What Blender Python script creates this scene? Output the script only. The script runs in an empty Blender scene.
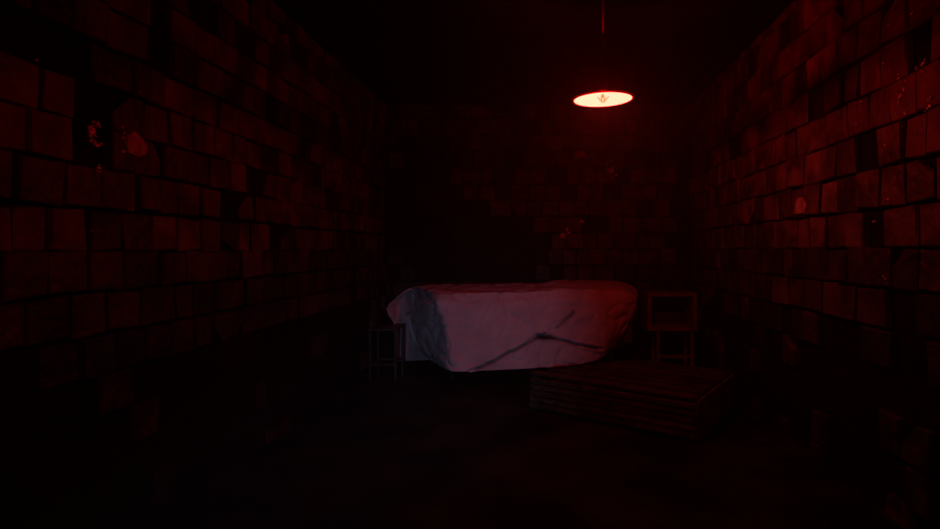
import bpy, bmesh, math, random
from mathutils import Vector, Matrix, noise
R = random.Random(7)
sc = bpy.context.scene
C = sc.collection

# ------------------------------------------------ camera
EYE, F, VX, VY = 1.25, 540.0, 545.0, 249.0
cam = bpy.data.cameras.new('camera'); co = bpy.data.objects.new('camera', cam); C.objects.link(co)
co.location = (0, 0, EYE); co.rotation_euler = (math.pi/2, 0, 0)
cam.lens = F/940*36; cam.sensor_width = 36; cam.clip_start = .02
cam.shift_x = -(VX-470)/940; cam.shift_y = -(264.5-VY)/940
sc.camera = co
# ------------------------------------------------ world, lights, exposure
w = bpy.data.worlds.new('world'); sc.world = w; w.use_nodes = True
w.node_tree.nodes['Background'].inputs[0].default_value = (0, 0, 0, 1)
w.node_tree.nodes['Background'].inputs[1].default_value = 0
sc.view_settings.view_transform = 'Standard'; sc.view_settings.look = 'None'
sc.view_settings.gamma = 1; sc.view_settings.use_curve_mapping = False
sc.view_settings.exposure = 0
LAMP = Vector((.354, 3.3, 2.163))
def light(name, kind, loc, energy, color, **kw):
    l = bpy.data.lights.new(name, kind); l.energy = energy; l.color = color
    for k, v in kw.items(): setattr(l, k, v)
    o = bpy.data.objects.new(name, l); C.objects.link(o); o.location = loc
    return o
# cool hand torch held beside the viewer, aimed at the covered bed
def aim(o, p): o.rotation_euler = (Vector(p)-o.location).to_track_quat('-Z', 'Y').to_euler()
torch = light('hand_torch', 'SPOT', (-.25, -.1, 1.06), 54, (.42, .62, 1.0), spot_size=math.radians(29), spot_blend=1.0, shadow_soft_size=.04)
aim(torch, (-.66, 4.9, .40))
# unseen red fill added behind the viewer to lift near walls and cord
light('rear_red_fill', 'POINT', (.45, -1.1, 2.3), 16, (1, .008, .012), shadow_soft_size=.1)

def at(px, py, d): return Vector(((px-VX)/F*d, d, EYE-(py-VY)/F*d))
XL, XR, YB, YF, H = -1.78, 1.62, 6.0, -1.6, 2.85

# ------------------------------------------------ materials
def mat(name, col, rough=.6, metal=0, var=.35, scale=6, bump=.3, bscale=None, spec=.5, detail=6, attr=None, col2=None):
    m = bpy.data.materials.new(name); m.use_nodes = True
    nt = m.node_tree; N = nt.nodes; L = nt.links
    b = N['Principled BSDF']; b.inputs['Roughness'].default_value = rough
    b.inputs['Metallic'].default_value = metal; b.inputs['Specular IOR Level'].default_value = spec
    tc = N.new('ShaderNodeTexCoord')
    n = N.new('ShaderNodeTexNoise'); n.inputs['Scale'].default_value = scale; n.inputs['Detail'].default_value = detail
    L.new(tc.outputs['Object'], n.inputs['Vector'])
    cr = N.new('ShaderNodeValToRGB'); L.new(n.outputs['Fac'], cr.inputs[0])
    c2 = col2 or tuple(c*(1-var) for c in col)
    cr.color_ramp.elements[0].position = .38; cr.color_ramp.elements[0].color = (*c2, 1)
    cr.color_ramp.elements[1].position = .62; cr.color_ramp.elements[1].color = (*col, 1)
    out = cr.outputs[0]
    if attr:
        a = N.new('ShaderNodeAttribute'); a.attribute_name = attr
        mx = N.new('ShaderNodeMix'); mx.data_type = 'RGBA'; mx.blend_type = 'MULTIPLY'; mx.inputs[0].default_value = 1
        L.new(out, mx.inputs[6]); L.new(a.outputs['Color'], mx.inputs[7]); out = mx.outputs[2]
    L.new(out, b.inputs['Base Color'])
    if bump:
        n2 = N.new('ShaderNodeTexNoise'); n2.inputs['Scale'].default_value = bscale or scale*5; n2.inputs['Detail'].default_value = 8
        L.new(tc.outputs['Object'], n2.inputs['Vector'])
        bp = N.new('ShaderNodeBump'); bp.inputs['Strength'].default_value = bump; bp.inputs['Distance'].default_value = .02
        L.new(n2.outputs['Fac'], bp.inputs['Height']); L.new(bp.outputs[0], b.inputs['Normal'])
    return m
M_tile = mat('grimy_tile', (.19, .172, .16), .5, var=.72, scale=6, bump=.8, bscale=22, spec=.35, attr='tint')
M_grout = mat('black_mortar', (.016, .014, .013), .9, bump=.6, spec=.1, scale=3)
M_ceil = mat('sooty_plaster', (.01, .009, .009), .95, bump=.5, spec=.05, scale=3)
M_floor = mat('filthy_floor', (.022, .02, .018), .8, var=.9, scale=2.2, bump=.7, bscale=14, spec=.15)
M_sheet = mat('crease_shaded_linen', (.62, .58, .62), .85, var=.16, scale=5, bump=.22, bscale=30, spec=.1, attr='tint')
M_wood = mat('old_board', (.085, .065, .05), .7, var=.6, scale=9, bump=.6, bscale=40, spec=.2, attr='tint')
M_cab = mat('cabinet_wood', (.22, .17, .14), .6, var=.4, scale=8, bump=.3, spec=.3)
M_metal = mat('worn_steel', (.12, .12, .125), .45, metal=.6, var=.5, scale=14, bump=.2)
M_black = mat('black_enamel', (.012, .012, .012), .5, bump=.05, spec=.2)
M_enamel = mat('white_enamel', (.86, .84, .8), .6, var=.04, bump=.02, spec=.2)
def glow(name, tr, em, st):
    m = bpy.data.materials.new(name); m.use_nodes = True; nt = m.node_tree; nt.nodes.remove(nt.nodes['Principled BSDF'])
    t = nt.nodes.new('ShaderNodeBsdfTransparent'); t.inputs[0].default_value = (*tr, 1); o_ = t.outputs[0]
    if st:
        e = nt.nodes.new('ShaderNodeEmission'); e.inputs[0].default_value = (*em, 1); e.inputs[1].default_value = st
        a = nt.nodes.new('ShaderNodeAddShader'); nt.links.new(t.outputs[0], a.inputs[0]); nt.links.new(e.outputs[0], a.inputs[1]); o_ = a.outputs[0]
    nt.links.new(o_, nt.nodes['Material Output'].inputs['Surface']); return m
M_opal = glow('lit_opal_glass', (.75, .75, .75), (1, .26, .16), 3.4)
M_rim = glow('red_halo_rim', (.5, 0, 0), (1, 0, 0), .12)
M_hot = glow('hot_filament_wire', (0, 0, 0), (.5, .3, .11), 1)
M_redglass = glow('deep_red_glass', (.85, .0, .0), (1, 0, 0), 0)
M_cord = mat('red_flex', (1, .45, .5), .5, var=.05, bump=.05)
M_shard = mat('wet_plaster_glint', (.9, .85, .85), .33, metal=.7, var=.5, scale=40, bump=.4, bscale=120, spec=1)
M_pale = mat('lit_tile_pale', (.55, .52, .5), .45, var=.5, scale=22, bump=.4, spec=.5)
M_rubber = mat('black_rubber', (.02, .02, .02), .8, bump=.1)
M_foam = mat('mattress_ticking', (.25, .23, .22), .9, bump=.2)
M_fil = mat('dark_filament_wire', (.05, .02, .01), .7, bump=0)
M_glass = bpy.data.materials.new('clear_bulb_glass'); M_glass.use_nodes = True
_n = M_glass.node_tree; _t = _n.nodes.new('ShaderNodeBsdfTransparent'); _t.inputs[0].default_value = (.96, .92, .88, 1)
_n.links.new(_t.outputs[0], _n.nodes['Material Output'].inputs[0])

# ------------------------------------------------ helpers
def obj(name, bm, m, parent=None, smooth=False):
    me = bpy.data.meshes.new(name)
    bmesh.ops.recalc_face_normals(bm, faces=bm.faces)
    bm.to_mesh(me); bm.free()
    for x in (m if isinstance(m, (list, tuple)) else [m]): me.materials.append(x)
    if smooth:
        for p in me.polygons: p.use_smooth = True
    o = bpy.data.objects.new(name, me); C.objects.link(o)
    if parent: o.parent = parent
    return o
def thing(name, loc, rz, label, cat):
    o = bpy.data.objects.new(name, None); C.objects.link(o); o.empty_display_size = .1
    o.location = loc; o.rotation_euler = (0, 0, rz); o['label'] = label; o['category'] = cat
    return o
def struct(o): o['kind'] = 'structure'; return o
def box(bm, c, s, bev=0, rot=None, jit=0):
    g = bmesh.ops.create_cube(bm, size=1)['verts']
    for v in g:
        v.co = Vector((v.co.x*s[0], v.co.y*s[1], v.co.z*s[2]))
        if jit: v.co += Vector((R.uniform(-jit, jit), R.uniform(-jit, jit), R.uniform(-jit, jit)))
        if rot: v.co = rot @ v.co
        v.co += Vector(c)
    if bev:
        es = {e for v in g for e in v.link_edges}
        bmesh.ops.bevel(bm, geom=list(es), offset=bev, segments=2, affect='EDGES')
def tube(bm, a, b, r, n=12, r2=None):
    a, b = Vector(a), Vector(b); d = b-a
    q = d.to_track_quat('Z', 'Y').to_matrix().to_4x4(); q.translation = (a+b)/2
    bmesh.ops.create_cone(bm, cap_ends=True, segments=n, radius1=r, radius2=r if r2 is None else r2, depth=d.length, matrix=q)
def lathe(bm, prof, n=48, loc=(0, 0, 0)):
    rings = []
    for r, z in prof:
        rings.append([bm.verts.new((loc[0]+r*math.cos(2*math.pi*i/n), loc[1]+r*math.sin(2*math.pi*i/n), loc[2]+z)) for i in range(n)])
    for a, b in zip(rings, rings[1:]):
        for i in range(n): bm.faces.new((a[i], a[(i+1) % n], b[(i+1) % n], b[i]))
    return rings
def tint(o, fn):
    me = o.data; a = me.color_attributes.new('tint', 'FLOAT_COLOR', 'CORNER')
    for p in me.polygons:
        for li in p.loop_indices:
            v = fn(p, me.vertices[me.loops[li].vertex_index].co); a.data[li].color = (v, v, v, 1)

# ------------------------------------------------ the shell
bm = bmesh.new(); NX, NY = 34, 76
fv = [[bm.verts.new((XL-.1+(XR-XL+.2)*i/NX, YF-.1+(YB-YF+.2)*j/NY,
       .012*noise.noise(Vector((i*.35, j*.35, 0)))-.006)) for j in range(NY+1)] for i in range(NX+1)]
for i in range(NX):
    for j in range(NY): bm.faces.new((fv[i][j], fv[i+1][j], fv[i+1][j+1], fv[i][j+1]))
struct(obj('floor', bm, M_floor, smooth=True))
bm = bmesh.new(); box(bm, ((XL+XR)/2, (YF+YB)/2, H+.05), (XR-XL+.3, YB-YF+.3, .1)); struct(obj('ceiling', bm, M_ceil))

def wall(name, org, du, n, length, hrow, z0, skip, seed, wmean=.18, dim_below=1.0, tone=1.0):
    """tiled wall: du runs along it, n points into the room; skip(s, z) says where tiles have fallen off or are left out as shade"""
    rr = random.Random(seed); org, du, n = Vector(org), Vector(du), Vector(n); up = Vector((0, 0, 1))
    bm = bmesh.new(); lay = bm.faces.layers.int.new('tile')
    P = lambda s, z, d: org+du*s+up*z+n*d
    # backing slab
    q = [P(-.1, -.1, -.02), P(length+.1, -.1, -.02), P(length+.1, H+.1, -.02), P(-.1, H+.1, -.02)]
    vs = [bm.verts.new(p) for p in q]+[bm.verts.new(p-n*.1) for p in q]
    for f in ((0, 1, 2, 3), (7, 6, 5, 4), (0, 4, 5, 1), (1, 5, 6, 2), (2, 6, 7, 3), (3, 7, 4, 0)):
        bm.faces.new([vs[i] for i in f]).material_index = 1
    # fallen tiles leave lumps of mortar
    tid = 0; tz = {}; z = z0-hrow*math.ceil(z0/hrow)
    while z < H:
        h = hrow
        s = -rr.uniform(0, wmean); wob = rr.uniform(-.004, .004)
        while s < length:
            wd = wmean*rr.choice((.8, .95, 1, 1, 1.05, 1.3)); c = (s+wd/2, z+h/2)
            r = rr.random(); a, b = rr.uniform(.003, .008), rr.uniform(.003, .008)
            th = rr.uniform(.004, .02); tl = [rr.uniform(-.006, .006) for _ in range(4)]
            jj = [(rr.uniform(-.007, .007), rr.uniform(-.008, .008)) for _ in range(4)]
            cut = rr.random() < .13; ci = rr.randrange(4)
            if not skip(c[0], c[1], r) and c[0] > 0 and c[0] < length:
                s0, s1 = max(s+a, 0), min(s+wd-a, length); y0, y1 = max(z+b+wob, 0), min(z+h-b+wob, H)
                if y1-y0 > .02 and s1-s0 > .02:
                    cs = [[s0+jj[0][0], y0+jj[0][1]], [s1+jj[1][0], y0+jj[1][1]], [s1+jj[2][0], y1+jj[2][1]], [s0+jj[3][0], y1+jj[3][1]]]
                    if cut:   # broken corner
                        o_, p_, q_ = cs[ci], cs[(ci+1) % 4], cs[ci-1]; k = rr.uniform(.3, .7); k2 = rr.uniform(.3, .7)
                        cs[ci:ci+1] = [[o_[0]+(q_[0]-o_[0])*k, o_[1]+(q_[1]-o_[1])*k], [o_[0]+(p_[0]-o_[0])*k2, o_[1]+(p_[1]-o_[1])*k2]]
                        tl = tl+[0]
                    mx = sum(p[0] for p in cs)/len(cs); my = sum(p[1] for p in cs)/len(cs)
                    A = [bm.verts.new(P(x, y, -.022)) for x, y in cs]
                    B = [bm.verts.new(P(x, y, th-.004)) for x, y in cs]
                    D = [bm.verts.new(P(mx+(x-mx)*.93, my+(y-my)*.93, th+.003+t)) for (x, y), t in zip(cs, tl)]
                    tid += 1; tz[tid] = z+h/2; k = len(cs)
                    for i in range(k):
                        for U, V in ((A, B), (B, D)):
                            f = bm.faces.new((U[i], U[(i+1) % k], V[(i+1) % k], V[i])); f[lay] = tid
                    f = bm.faces.new(D); f[lay] = tid
            s += wd
        z += h
    tl_of = [f[lay] for f in bm.faces]
    o = struct(obj(name, bm, [M_tile, M_grout]))
    tones = [1]+[tone*(.52 if tz[i+1] < dim_below else 1)*min(1.5, max(.25, rr.gauss(.85, .3))) for i in range(tid)]   # lower tiles coloured darker to stand for the lamp's falloff
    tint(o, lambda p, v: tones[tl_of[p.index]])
    return o

def holes(lst, low, hi_prob):
    """lst: (s, z, rs, rz) ellipses without tiles; below a ragged line most tiles are left out to darken the wall"""
    def f(s, z, r):
        for a, b, ra, rb in lst:
            if ((s-a)/ra)**2+((z-b)/rb)**2 < 1: return True
        edge = low+.22*noise.noise(Vector((s*1.3, low*9, 0)))+.12*noise.noise(Vector((s*5, 3, 0)))
        if z < edge: return r < .86  # most lower tiles left out so bare mortar stands for shade
        return r < hi_prob
    return f
# wall pixel -> (distance along y, height)
def LW(px, py): d = F*-XL/(VX-px); return d, EYE-(py-VY)*d/F
def RW(px, py): d = F*XR/(px-VX); return d, EYE-(py-VY)*d/F
def BW(px, py): return (px-VX)*YB/F, EYE-(py-VY)*YB/F
def hl(fn, lst, off): return [(fn(a, b)[0]+off, fn(a, b)[1], ra, rb) for a, b, ra, rb in lst]
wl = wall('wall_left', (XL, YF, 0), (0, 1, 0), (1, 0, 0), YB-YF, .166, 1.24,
     holes(hl(LW, [(38, 25, .13, .12), (82, 86, .09, .1), (163, 33, .14, .11), (193, 15, .09, .1), (95, 135, .1, .1), (186, 113, .1, .07), (250, 40, .12, .09), (300, 150, .1, .08), (300, 60, .09, .09), (62, 165, .05, .05), (250, 180, .12, .09)], -YF),   .76, .03), 3, wmean=.17, dim_below=1.24, tone=.7)
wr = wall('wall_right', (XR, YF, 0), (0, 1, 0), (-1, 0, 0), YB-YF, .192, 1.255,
     holes(hl(RW, [(875, 160, .15, .1), (920, 35, .12, .1), (796, 37, .12, .07), (905, 300, .16, .1), (735, 150, .2, .1)], -YF), .72, .03), 11, wmean=.185, dim_below=1.25, tone=.9)
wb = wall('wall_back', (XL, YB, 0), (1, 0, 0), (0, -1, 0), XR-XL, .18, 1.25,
     holes(hl(BW, [(475, 248, .85, .42), (425, 205, .38, .8), (505, 185, .12, .12), (640, 215, .1, .1), (690, 190, .12, .5), (595, 225, .1, .09)], -XL), .7, .16), 23, wmean=.18, tone=.36)  # large bare ovals put shade in the corners and behind the bed
wf = wall('wall_front', (XL, YF, 0), (1, 0, 0), (0, 1, 0), XR-XL, .18, 1.25, holes([], .7, .1), 31)

# wet plaster set as glints, chips coloured as lit tiles: parts of their wall
def cluster(parent, pos, n, pts, r, name='plaster_glints', m=None):
    bm = bmesh.new(); n = Vector(n); up = Vector((0, 0, 1)); du = n.cross(up)
    P0 = Vector(pos); face = ((LAMP-P0).normalized()+(Vector((0, 0, EYE))-P0).normalized()).normalized()  # shards tilted to mirror the lamp at the camera as glints
    for (a, b) in pts:
        c = P0+du*a+up*b+n*R.uniform(.016, .028); s = r*R.uniform(.5, 1.3)
        g = bmesh.ops.create_icosphere(bm, subdivisions=2, radius=s)['verts']
        d = (face+Vector([R.gauss(0, .16) for _ in range(3)])).normalized()
        q = d.to_track_quat('Z', 'Y').to_matrix() @ Matrix.Rotation(R.uniform(0, 6), 3, 'Z')
        ax = (R.uniform(.5, 1.2), R.uniform(.5, 1.2), R.uniform(.2, .45))
        for v in g: v.co = q @ Vector((v.co.x*ax[0], v.co.y*ax[1], v.co.z*ax[2]))+c
    return obj(name, bm, m or M_shard, parent, True)
def lwp(px, py): d, z = LW(px, py); return (XL, d, z)
def rwp(px, py): d, z = RW(px, py); return (XR, d, z)
def bwp(px, py): x, z = BW(px, py); return (x, YB, z)
def cres(n, r0, a0, a1, j):
    return [((r0+R.uniform(-j, j))*math.cos(t), (r0*1.3+R.uniform(-j, j))*math.sin(t)) for t in [a0+(a1-a0)*i/n for i in range(n)]]
def blobpts(n, rx, rz): return [(R.gauss(0, rx), R.gauss(0, rz)) for _ in range(n)]
# on the left wall +du runs towards the far end... crescent opens to it
cluster(wl, lwp(92, 134), (1, 0, 0), [(-a, b) for a, b in cres(34, .032, 1.2, 5.6, .012)], .009)
cluster(wl, lwp(93, 168), (1, 0, 0), blobpts(7, .006, .012), .007)
cluster(wl, lwp(118, 138), (1, 0, 0), blobpts(9, .004, .03), .007)
for p in ((204, 69), (209, 70), (143, 173), (84, 230), (126, 210), (234, 266), (31, 60)): cluster(wl, lwp(*p), (1, 0, 0), blobpts(2, .006, .003), .005)
cluster(wr, rwp(906, 96), (-1, 0, 0), blobpts(26, .025, .04), .009)
cluster(wr, rwp(935, 98), (-1, 0, 0), blobpts(12, .012, .018), .009)
cluster(wr, rwp(928, 66), (-1, 0, 0), blobpts(10, .018, .016), .009)
cluster(wr, rwp(915, 14), (-1, 0, 0), blobpts(4, .012, .004), .006)
for p in ((892, 28), (886, 61), (865, 102), (861, 121), (890, 144), (899, 179), (893, 200), (878, 222), (802, 179), (929, 120), (817, 226), (801, 197), (890, 277), (812, 209)):
    cluster(wr, rwp(*p), (-1, 0, 0), blobpts(2, .006, .006), .0055)
cluster(wb, bwp(611, 170), (0, -1, 0), blobpts(24, .028, .042), .014)
cluster(wb, bwp(615, 150), (0, -1, 0), blobpts(2, .006, .006), .012)
cluster(wb, bwp(568, 232), (0, -1, 0), blobpts(7, .02, .02), .016)
cluster(wb, bwp(582, 221), (0, -1, 0), blobpts(3, .03, .008), .016)
def chip(parent, pos, n, outline, name='lit_tile_chip'):  # pale colour stands for tiles catching the light
    n = Vector(n); up = Vector((0, 0, 1)); du = n.cross(up); bm = bmesh.new(); pos = Vector(pos)
    A = [bm.verts.new(pos+du*a+up*b-n*.02) for a, b in outline]
    B = [bm.verts.new(pos+du*a*.93+up*b*.93+n*(.027+R.uniform(-.004, .004))) for a, b in outline]
    c = bm.verts.new(pos+n*.036); k = len(A)
    for i in range(k):
        bm.faces.new((A[i], A[(i+1) % k], B[(i+1) % k], B[i])); bm.faces.new((B[i], B[(i+1) % k], c))
    return obj(name, bm, M_pale, parent)
chip(wl, lwp(132, 145), (1, 0, 0), [(.07, -.02), (.062, .035), (.02, .06), (-.03, .035), (-.06, .0), (-.05, -.035), (0, -.055), (.05, -.045)])
chip(wb, bwp(581, 155), (0, -1, 0), [(.08, -.04), (.07, .035), (-.02, .045), (-.07, .0), (-.05, -.04)])
chip(wb, bwp(563, 236), (0, -1, 0), [(.04, -.02), (.03, .03), (-.02, .035), (-.04, .0), (-.025, -.03)])
chip(wr, rwp(804, 206), (-1, 0, 0), [(.08, -.05), (.06, .05), (-.03, .06), (-.09, .0), (-.06, -.05)])

# scattering volume added to give the lamp its red halo
bm = bmesh.new(); box(bm, ((XL+XR)/2, (YF+YB)/2, H/2+.01), (XR-XL-.02, YB-YF-.02, H-.02))
mh = bpy.data.materials.new('thin_haze'); mh.use_nodes = True; nt = mh.node_tree; nt.nodes.remove(nt.nodes['Principled BSDF'])
vsn = nt.nodes.new('ShaderNodeVolumeScatter'); vsn.inputs['Density'].default_value = .0085; vsn.inputs['Color'].default_value = (.9, .85, .85, 1)
vsn.inputs['Anisotropy'].default_value = .5
nt.links.new(vsn.outputs[0], nt.nodes['Material Output'].inputs['Volume'])
hz = obj('haze', bm, mh); hz['kind'] = 'stuff'; hz['label'] = 'thin haze added for the red glow around the hanging lamp'; hz['category'] = 'haze'

# ------------------------------------------------ pendant lamp
L0 = thing('pendant_lamp', LAMP, 0, 'glowing red pendant lamp with a wide round shade hanging on a thin cord', 'lamp')
RS = .182
bm = bmesh.new()   # shallow dish of deep red glass over an opal lining
lathe(bm, [(RS-.002, -.004), (RS+.002, -.001), (RS, .003), (.13, .02), (.08, .033), (.034, .04), (.034, .046)])
sh = obj('shade', bm, M_redglass, L0, True)
bm = bmesh.new(); lathe(bm, [(RS-.003, -.002), (RS-.007, .001), (.127, .015), (.078, .028), (.03, .034), (.0001, .035)])
obj('diffuser', bm, M_opal, sh, True)
bm = bmesh.new(); lathe(bm, [(RS+.0005+.0065*math.cos(t*math.pi/6), .0065*math.sin(t*math.pi/6)+.002) for t in range(13)])  # glowing lip added for the red halo around the dish
obj('halo_rim', bm, M_rim, sh, True)
bm = bmesh.new(); lathe(bm, [(.0001, .046), (.03, .046), (.032, .06), (.026, .1), (.014, .13), (.009, .2), (.009, .375), (.015, .378), (.015, .395), (.0001, .4)], 24)
obj('lamp_holder', bm, M_black, L0, True)
bm = bmesh.new(); tube(bm, (0, 0, .39), (0, 0, H-LAMP.z-.03), .0068, 12); obj('cord', bm, M_cord, L0, True)
bm = bmesh.new(); lathe(bm, [(.0001, H-LAMP.z-.045), (.03, H-LAMP.z-.04), (.05, H-LAMP.z-.012), (.052, H-LAMP.z)], 24); obj('ceiling_rose', bm, M_black, L0, True)
bm = bmesh.new(); lathe(bm, [(.013, .033), (.014, .026), (.024, .012), (.026, .0), (.018, -.014), (.0001, -.02)], 24)
bl = obj('bulb', bm, M_glass, L0, True)
bm = bmesh.new()
for s in (-1, 1):
    tube(bm, (s*.010, 0, -.008), (s*.036, 0, .018), .0026, 6)
    tube(bm, (s*.005, 0, -.02), (s*.010, 0, .004), .003, 6)
    tube(bm, (s*.010, 0, .004), (s*.003, 0, .028), .0026, 6)
tube(bm, (0, 0, .033), (0, 0, .012), .005, 8)
obj('filament_support', bm, M_hot, bl)
pl = light('lamp_light', 'POINT', (0, 0, 0), 27, (1, .006, .006), shadow_soft_size=.012); pl.parent = L0
for o in (sh, bl): o.rotation_euler = (math.radians(1.2), math.radians(-2.0), 0)   # the dish hangs a little askew

# ------------------------------------------------ bed with a white sheet
ang = math.radians(14)
BED = Vector((-.95, 4.97, 0))
bed = thing('hospital_bed', (BED.x, BED.y, 0), ang, 'metal-legged bed standing by the back wall, hidden under the hanging white sheet', 'bed')
bm = bmesh.new()
for y in (.1, .64): tube(bm, (.05, y, .5), (1.75, y, .5), .02)
for x in (.05, .6, 1.2, 1.75): tube(bm, (x, .1, .5), (x, .64, .5), .016)
obj('frame', bm, M_metal, bed)
bm = bmesh.new(); box(bm, (.9, .37, .64), (1.76, .6, .22), .04); obj('mattress', bm, M_foam, bed, True)
for x in (.1, 1.7):
    for y in (.12, .62):
        bm = bmesh.new(); tube(bm, (x, y, .07), (x, y, .5), .017); lg = obj('leg', bm, M_metal, bed)
        bm = bmesh.new(); tube(bm, (x-.012, y, .035), (x+.012, y, .035), .035, 20); obj('caster', bm, M_rubber, lg)

def catmull(p, t):
    n = len(p)-1; i = min(int(t*n), n-1); u = t*n-i
    a, b, c, d = p[max(i-1, 0)], p[i], p[i+1], p[min(i+2, n)]
    cr = .5*((2*b)+(c-a)*u+(2*a-5*b+4*c-d)*u*u+(3*b-a-3*c+d)*u*u*u)
    return cr.lerp(b.lerp(c, u), .45)
def patch(bm, rows, nu, nv):
    """rows of control points -> fine grid"""
    g = []
    for j in range(nv+1):
        cols = [catmull([r[k] for r in rows], j/nv) for k in range(len(rows[0]))]
        g.append([catmull(cols, i/nu) for i in range(nu+1)])
    vs = [[bm.verts.new(p) for p in r] for r in g]
    for j in range(nv):
        for i in range(nu): bm.faces.new((vs[j][i], vs[j][i+1], vs[j+1][i+1], vs[j+1][i]))
bm = bmesh.new()
E = [at(433, 294, 5.02), at(420, 304, 5.16), at(405, 315, 5.36), at(413, 338, 5.38), at(423, 353, 5.36), at(430, 361, 5.3)]   # front-left edge
cols_top = [(412, 286, 5.62), (418, 285.5, 5.65), (470, 284, 5.74), (530, 283, 5.8), (585, 280, 5.86), (622, 282, 5.88), (632, 287, 5.86)]
mid_top = [(423, 289, 5.35), (430, 288.5, 5.3), (478, 286.5, 5.4), (530, 285, 5.5), (585, 282, 5.55), (624, 284, 5.6), (637, 291, 5.62)]
frt = [(433, 294, 5.02), (441, 294, 4.92), (485, 292.5, 5.0), (535, 291, 5.12), (590, 289, 5.25), (625, 289, 5.36), (637, 298, 5.42)]
f2 = [(420, 304, 5.2), (437, 303, 4.86), (475, 303, 4.93), (535, 302, 5.06), (590, 301, 5.2), (626, 300, 5.33), (636, 306, 5.42)]
f3 = [(406, 315, 5.42), (442, 320, 4.86), (460, 322, 4.87), (530, 322, 5.02), (585, 322, 5.17), (615, 318, 5.3), (632, 318, 5.42)]
f4 = [(414, 338, 5.4), (446, 343, 4.82), (462, 345, 4.83), (525, 344, 4.97), (580, 343, 5.12), (609, 337, 5.27), (623, 332, 5.42)]
f5 = [(423, 353, 5.36), (445, 361, 4.79), (465, 362, 4.8), (520, 360, 4.92), (573, 356, 5.07), (601, 350, 5.22), (616, 343, 5.42)]
f6 = [(430, 361, 5.3), (447, 370, 4.8), (462, 371.5, 4.76), (518, 369, 4.9), (570, 366, 5.05), (598, 360, 5.2), (611, 351, 5.42)]
def back(px, d, z): p = at(px, 249, d); p.z = z; return p
bk = [back(p[0], p[2]+.05, .6) for p in cols_top]; bk2 = [back(p[0], p[2]+.06, .22) for p in cols_top]
A = lambda l: [at(*p) for p in l]
patch(bm, [bk2, bk, A(cols_top), A(mid_top), A(frt)], 150, 60)
patch(bm, [A(frt), A(f2), A(f3), A(f4), A(f5), A(f6)], 200, 80)
# left end: front-left edge -> recessed fold -> outer rear flap -> back-left corner
rowsL = [
 [E[0], at(428, 291, 5.15), at(418, 287.5, 5.5), at(413, 286, 5.62), at(412, 286, 5.66)],
 [E[1], at(428, 300, 5.3), at(405, 294, 5.78), at(398, 297, 5.66), at(402, 292, 5.8)],
 [E[2], at(424, 312, 5.42), at(403, 306, 5.84), at(386, 309, 5.62), at(390, 306, 5.86)],
 [E[3], at(426, 334, 5.46), at(408, 328, 5.8), at(393, 322, 5.7), at(397, 320, 5.86)],
 [E[4], at(429, 350, 5.46), at(408, 345, 5.76), at(396, 345, 5.7), at(402, 342, 5.86)],
 [E[5], at(433, 360, 5.42), at(408, 361, 5.74), at(397, 361, 5.68), at(405, 356, 5.86)]]
patch(bm, rowsL, 60, 60)
# right end
rowsR = [[at(632, 287, 5.86), at(637, 291, 5.62), at(637, 298, 5.42)], [back(636, 5.86, .6), at(638, 310, 5.64), at(632, 318, 5.42)], [back(622, 5.86, .22), at(619, 346, 5.64), at(611, 351, 5.42)]]
patch(bm, rowsR, 30, 40)
bmesh.ops.remove_doubles(bm, verts=bm.verts, dist=.0015)
bmesh.ops.recalc_face_normals(bm, faces=bm.faces)
creases = [([(470, 371), (490, 363), (512, 352), (527, 344), (536, 337), (546, 334)], .011, .04), ([(536, 334), (552, 338), (575, 344), (602, 349)], .011, .035), ([(545, 334), (556, 328), (567, 320), (574, 312)], .009, .018),
           ([(470, 295), (462, 310), (466, 340)], .012, .012), ([(500, 294), (510, 320), (500, 340)], .02, .014), ([(535, 295), (545, 330)], .012, .014)]
def seg(p, pl):
    b = 9; p = p+Vector((0, 1.9*noise.noise(Vector((p.x*.07, 3, 1)))+.8*noise.noise(Vector((p.x*.25, 3, 1))), 0))
    for (a, c) in zip(pl, pl[1:]):
        a, c = Vector((a[0], a[1], 0)), Vector((c[0], c[1], 0)); t = max(0, min(1, (p-a).dot(c-a)/(c-a).length_squared)); b = min(b, (a+(c-a)*t-p).length/100)
    return b
CR = []
for pts, wd, dp in creases: CR.append((pts, wd, dp))
bm.normal_update(); new = {}; dark = {}
for v in bm.verts:
    p = v.co; q = Vector((VX+p.x/p.y*F, VY-(p.z-EYE)/p.y*F, 0)); n = v.normal
    w1 = noise.noise(Vector((p.x*4+p.z*2, p.y*4, p.z*5-p.x*2))+Vector((2, 7, 1))); w2 = noise.noise(Vector((p.x*9-p.z*5, p.y*3, p.z*8)))
    d = -.014*max(0, .22-abs(w1))/.22-.0035*max(0, .2-abs(w2))/.2+.009*noise.noise(p*7)+.006*noise.noise(p*17+Vector((5, 0, 0)))+.02*noise.noise(Vector((p.x*3.2, p.z*1.2, 4)))
    k = 0
    if p.y < 5.5 and n.y < -.3:
        for pts, wd, dp in CR:
            s = seg(q, pts)/(wd*1.6)
            if s < 2.5: e = math.exp(-s*s*1.6); d -= dp*e; d += dp*.35*math.exp(-(s-1.6)**2*3)
    new[v] = p-n*(-d) if n.y < .5 else p
for v, p in new.items(): v.co = p
sheet = obj('bed_sheet', bm, M_sheet, None, True)
SHADE_LINES = [[(476, 369), (490, 363), (512, 352), (527, 344), (538, 337), (551, 338), (575, 344), (596, 348)], [(556, 328), (567, 320), (574, 312)]]  # fold shade painted into the sheet colour along the creases
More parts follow.
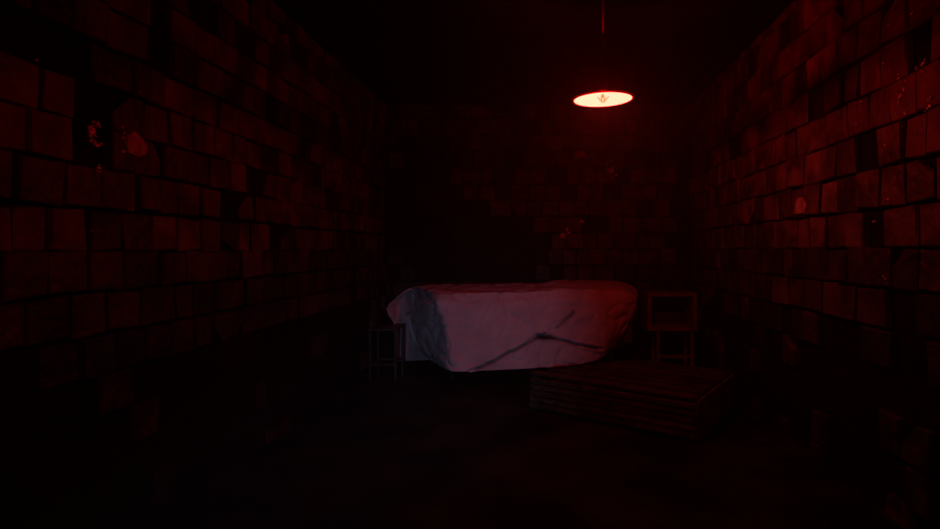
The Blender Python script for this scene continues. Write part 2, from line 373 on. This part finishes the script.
def crease_shade(p, v):
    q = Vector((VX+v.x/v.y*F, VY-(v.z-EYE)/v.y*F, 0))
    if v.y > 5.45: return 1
    s = min(seg(q, SHADE_LINES[0])/.014, seg(q, SHADE_LINES[1])/.016); b = (q-Vector((544, 337, 0))); b.x /= 10; b.y /= 3.4; b = b.length
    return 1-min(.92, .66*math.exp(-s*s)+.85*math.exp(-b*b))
tint(sheet, crease_shade)
sd = sheet.modifiers.new('thick', 'SOLIDIFY'); sd.thickness = .004; sd.offset = -1
sheet['label'] = 'crumpled white sheet draped over the bed, with a long dark crease across its front'; sheet['category'] = 'sheet'

# ------------------------------------------------ stool left of the bed
st = thing('side_table', (-1.53, 5.22, 0), 0, 'small dark metal side table with thin legs at the left end of the bed', 'table')
bm = bmesh.new(); box(bm, (0, 0, .49), (.27, .28, .018), .004); obj('table_top', bm, M_metal, st)
for x in (-1, 1):
    for y in (-1, 1):
        bm = bmesh.new(); box(bm, (x*.12, y*.125, .241), (.022, .022, .48), .003); obj('leg', bm, M_metal, st)
for y in (-1, 1):
    bm = bmesh.new(); box(bm, (0, y*.125, .16), (.23, .014, .02)); obj('stretcher', bm, M_metal, st)

# ------------------------------------------------ open cabinet right of the bed
cb = thing('open_cabinet', (1.31, 5.72, 0), 0, 'small open-fronted wooden cabinet on thin legs between the bed and the right wall', 'cabinet')
W, D, z0, z1, t = .58*.88, .34, .405, .80, .04
bm = bmesh.new()
box(bm, (0, 0, z1-t/2), (W, D, t), .005); box(bm, (0, 0, z0+t/2), (W, D, t), .005)
for s in (-1, 1): box(bm, (s*(W/2-t/2), 0, (z0+z1)/2), (t, D, z1-z0-2*t), .003)
obj('body', bm, M_cab, cb)
bm = bmesh.new(); box(bm, (0, D/2-.008, (z0+z1)/2), (W-2*t, .012, z1-z0-2*t)); obj('back_panel', bm, M_wood, cb)
tint(bpy.data.objects['back_panel'], lambda p, v: .7)
for x in (-.14, .21):
    for y in (-.13, .13):
        bm = bmesh.new(); box(bm, (x, y, z0/2), (.03, .03, z0), .003); obj('leg', bm, M_cab, cb)
bm = bmesh.new(); box(bm, (.035, -.13, .14), (.32, .02, .03)); obj('stretcher', bm, M_cab, cb)

# ------------------------------------------------ low slatted crate in front
a = Vector((.968, 3.47, 0)); b = Vector((-.12, 4.19, 0)); ex = (b-a).normalized(); Lc = (b-a).length; ey = Vector((-ex.y, ex.x, 0))
if ey.y < 0: ey = -ey
Dc, hc = .93, .275
cr = thing('slatted_crate', a, math.atan2(ex.y, ex.x), 'low dark wooden crate of rough slats on the floor in front of the bed', 'crate')
sy = -1   # local +x = ex; depth goes to local -y
def cbox(name, bits, tone=1):
    bm = bmesh.new()
    for c, s in bits: box(bm, (c[0], sy*c[1], c[2]), s, .003, jit=.003)
    o = obj(name, bm, M_wood, cr); tint(o, lambda p, v: tone); return o
for x in (.035, Lc-.035):
    for y in (.04, Dc-.04): hp = .15 if x > .5 and y > .5 else hc-.01; cbox('corner_post', [((x, y, hp/2+.004), (.05, .05, hp))], .8)
z = .03
while z < hc-.02:
    cbox('front_slat', [((Lc/2, .006, z+.016), (Lc, .018, .034))], R.uniform(.8, 1.9)); lr = Lc if z < .12 else Lc-.5; cbox('rear_slat', [((lr/2, Dc-.006, z+.016), (lr, .018, .034))], 1); z += .047
cbox('side_panel', [((.0, Dc/2, hc/2+.005), (.02, Dc-.04, hc-.02))], 3.4); cbox('side_panel', [((Lc, Dc/2, .08), (.02, Dc-.04, .15))], 1)  # right panel coloured brighter to stand for a lit face
for k in range(7):
    lt = Lc+.01-.075*k; cbox('top_board', [((lt/2, .06+k*(Dc-.12)/6, hc+.008+R.uniform(-.002, .003)), (lt, .104, .018))], R.uniform(.5, 1))
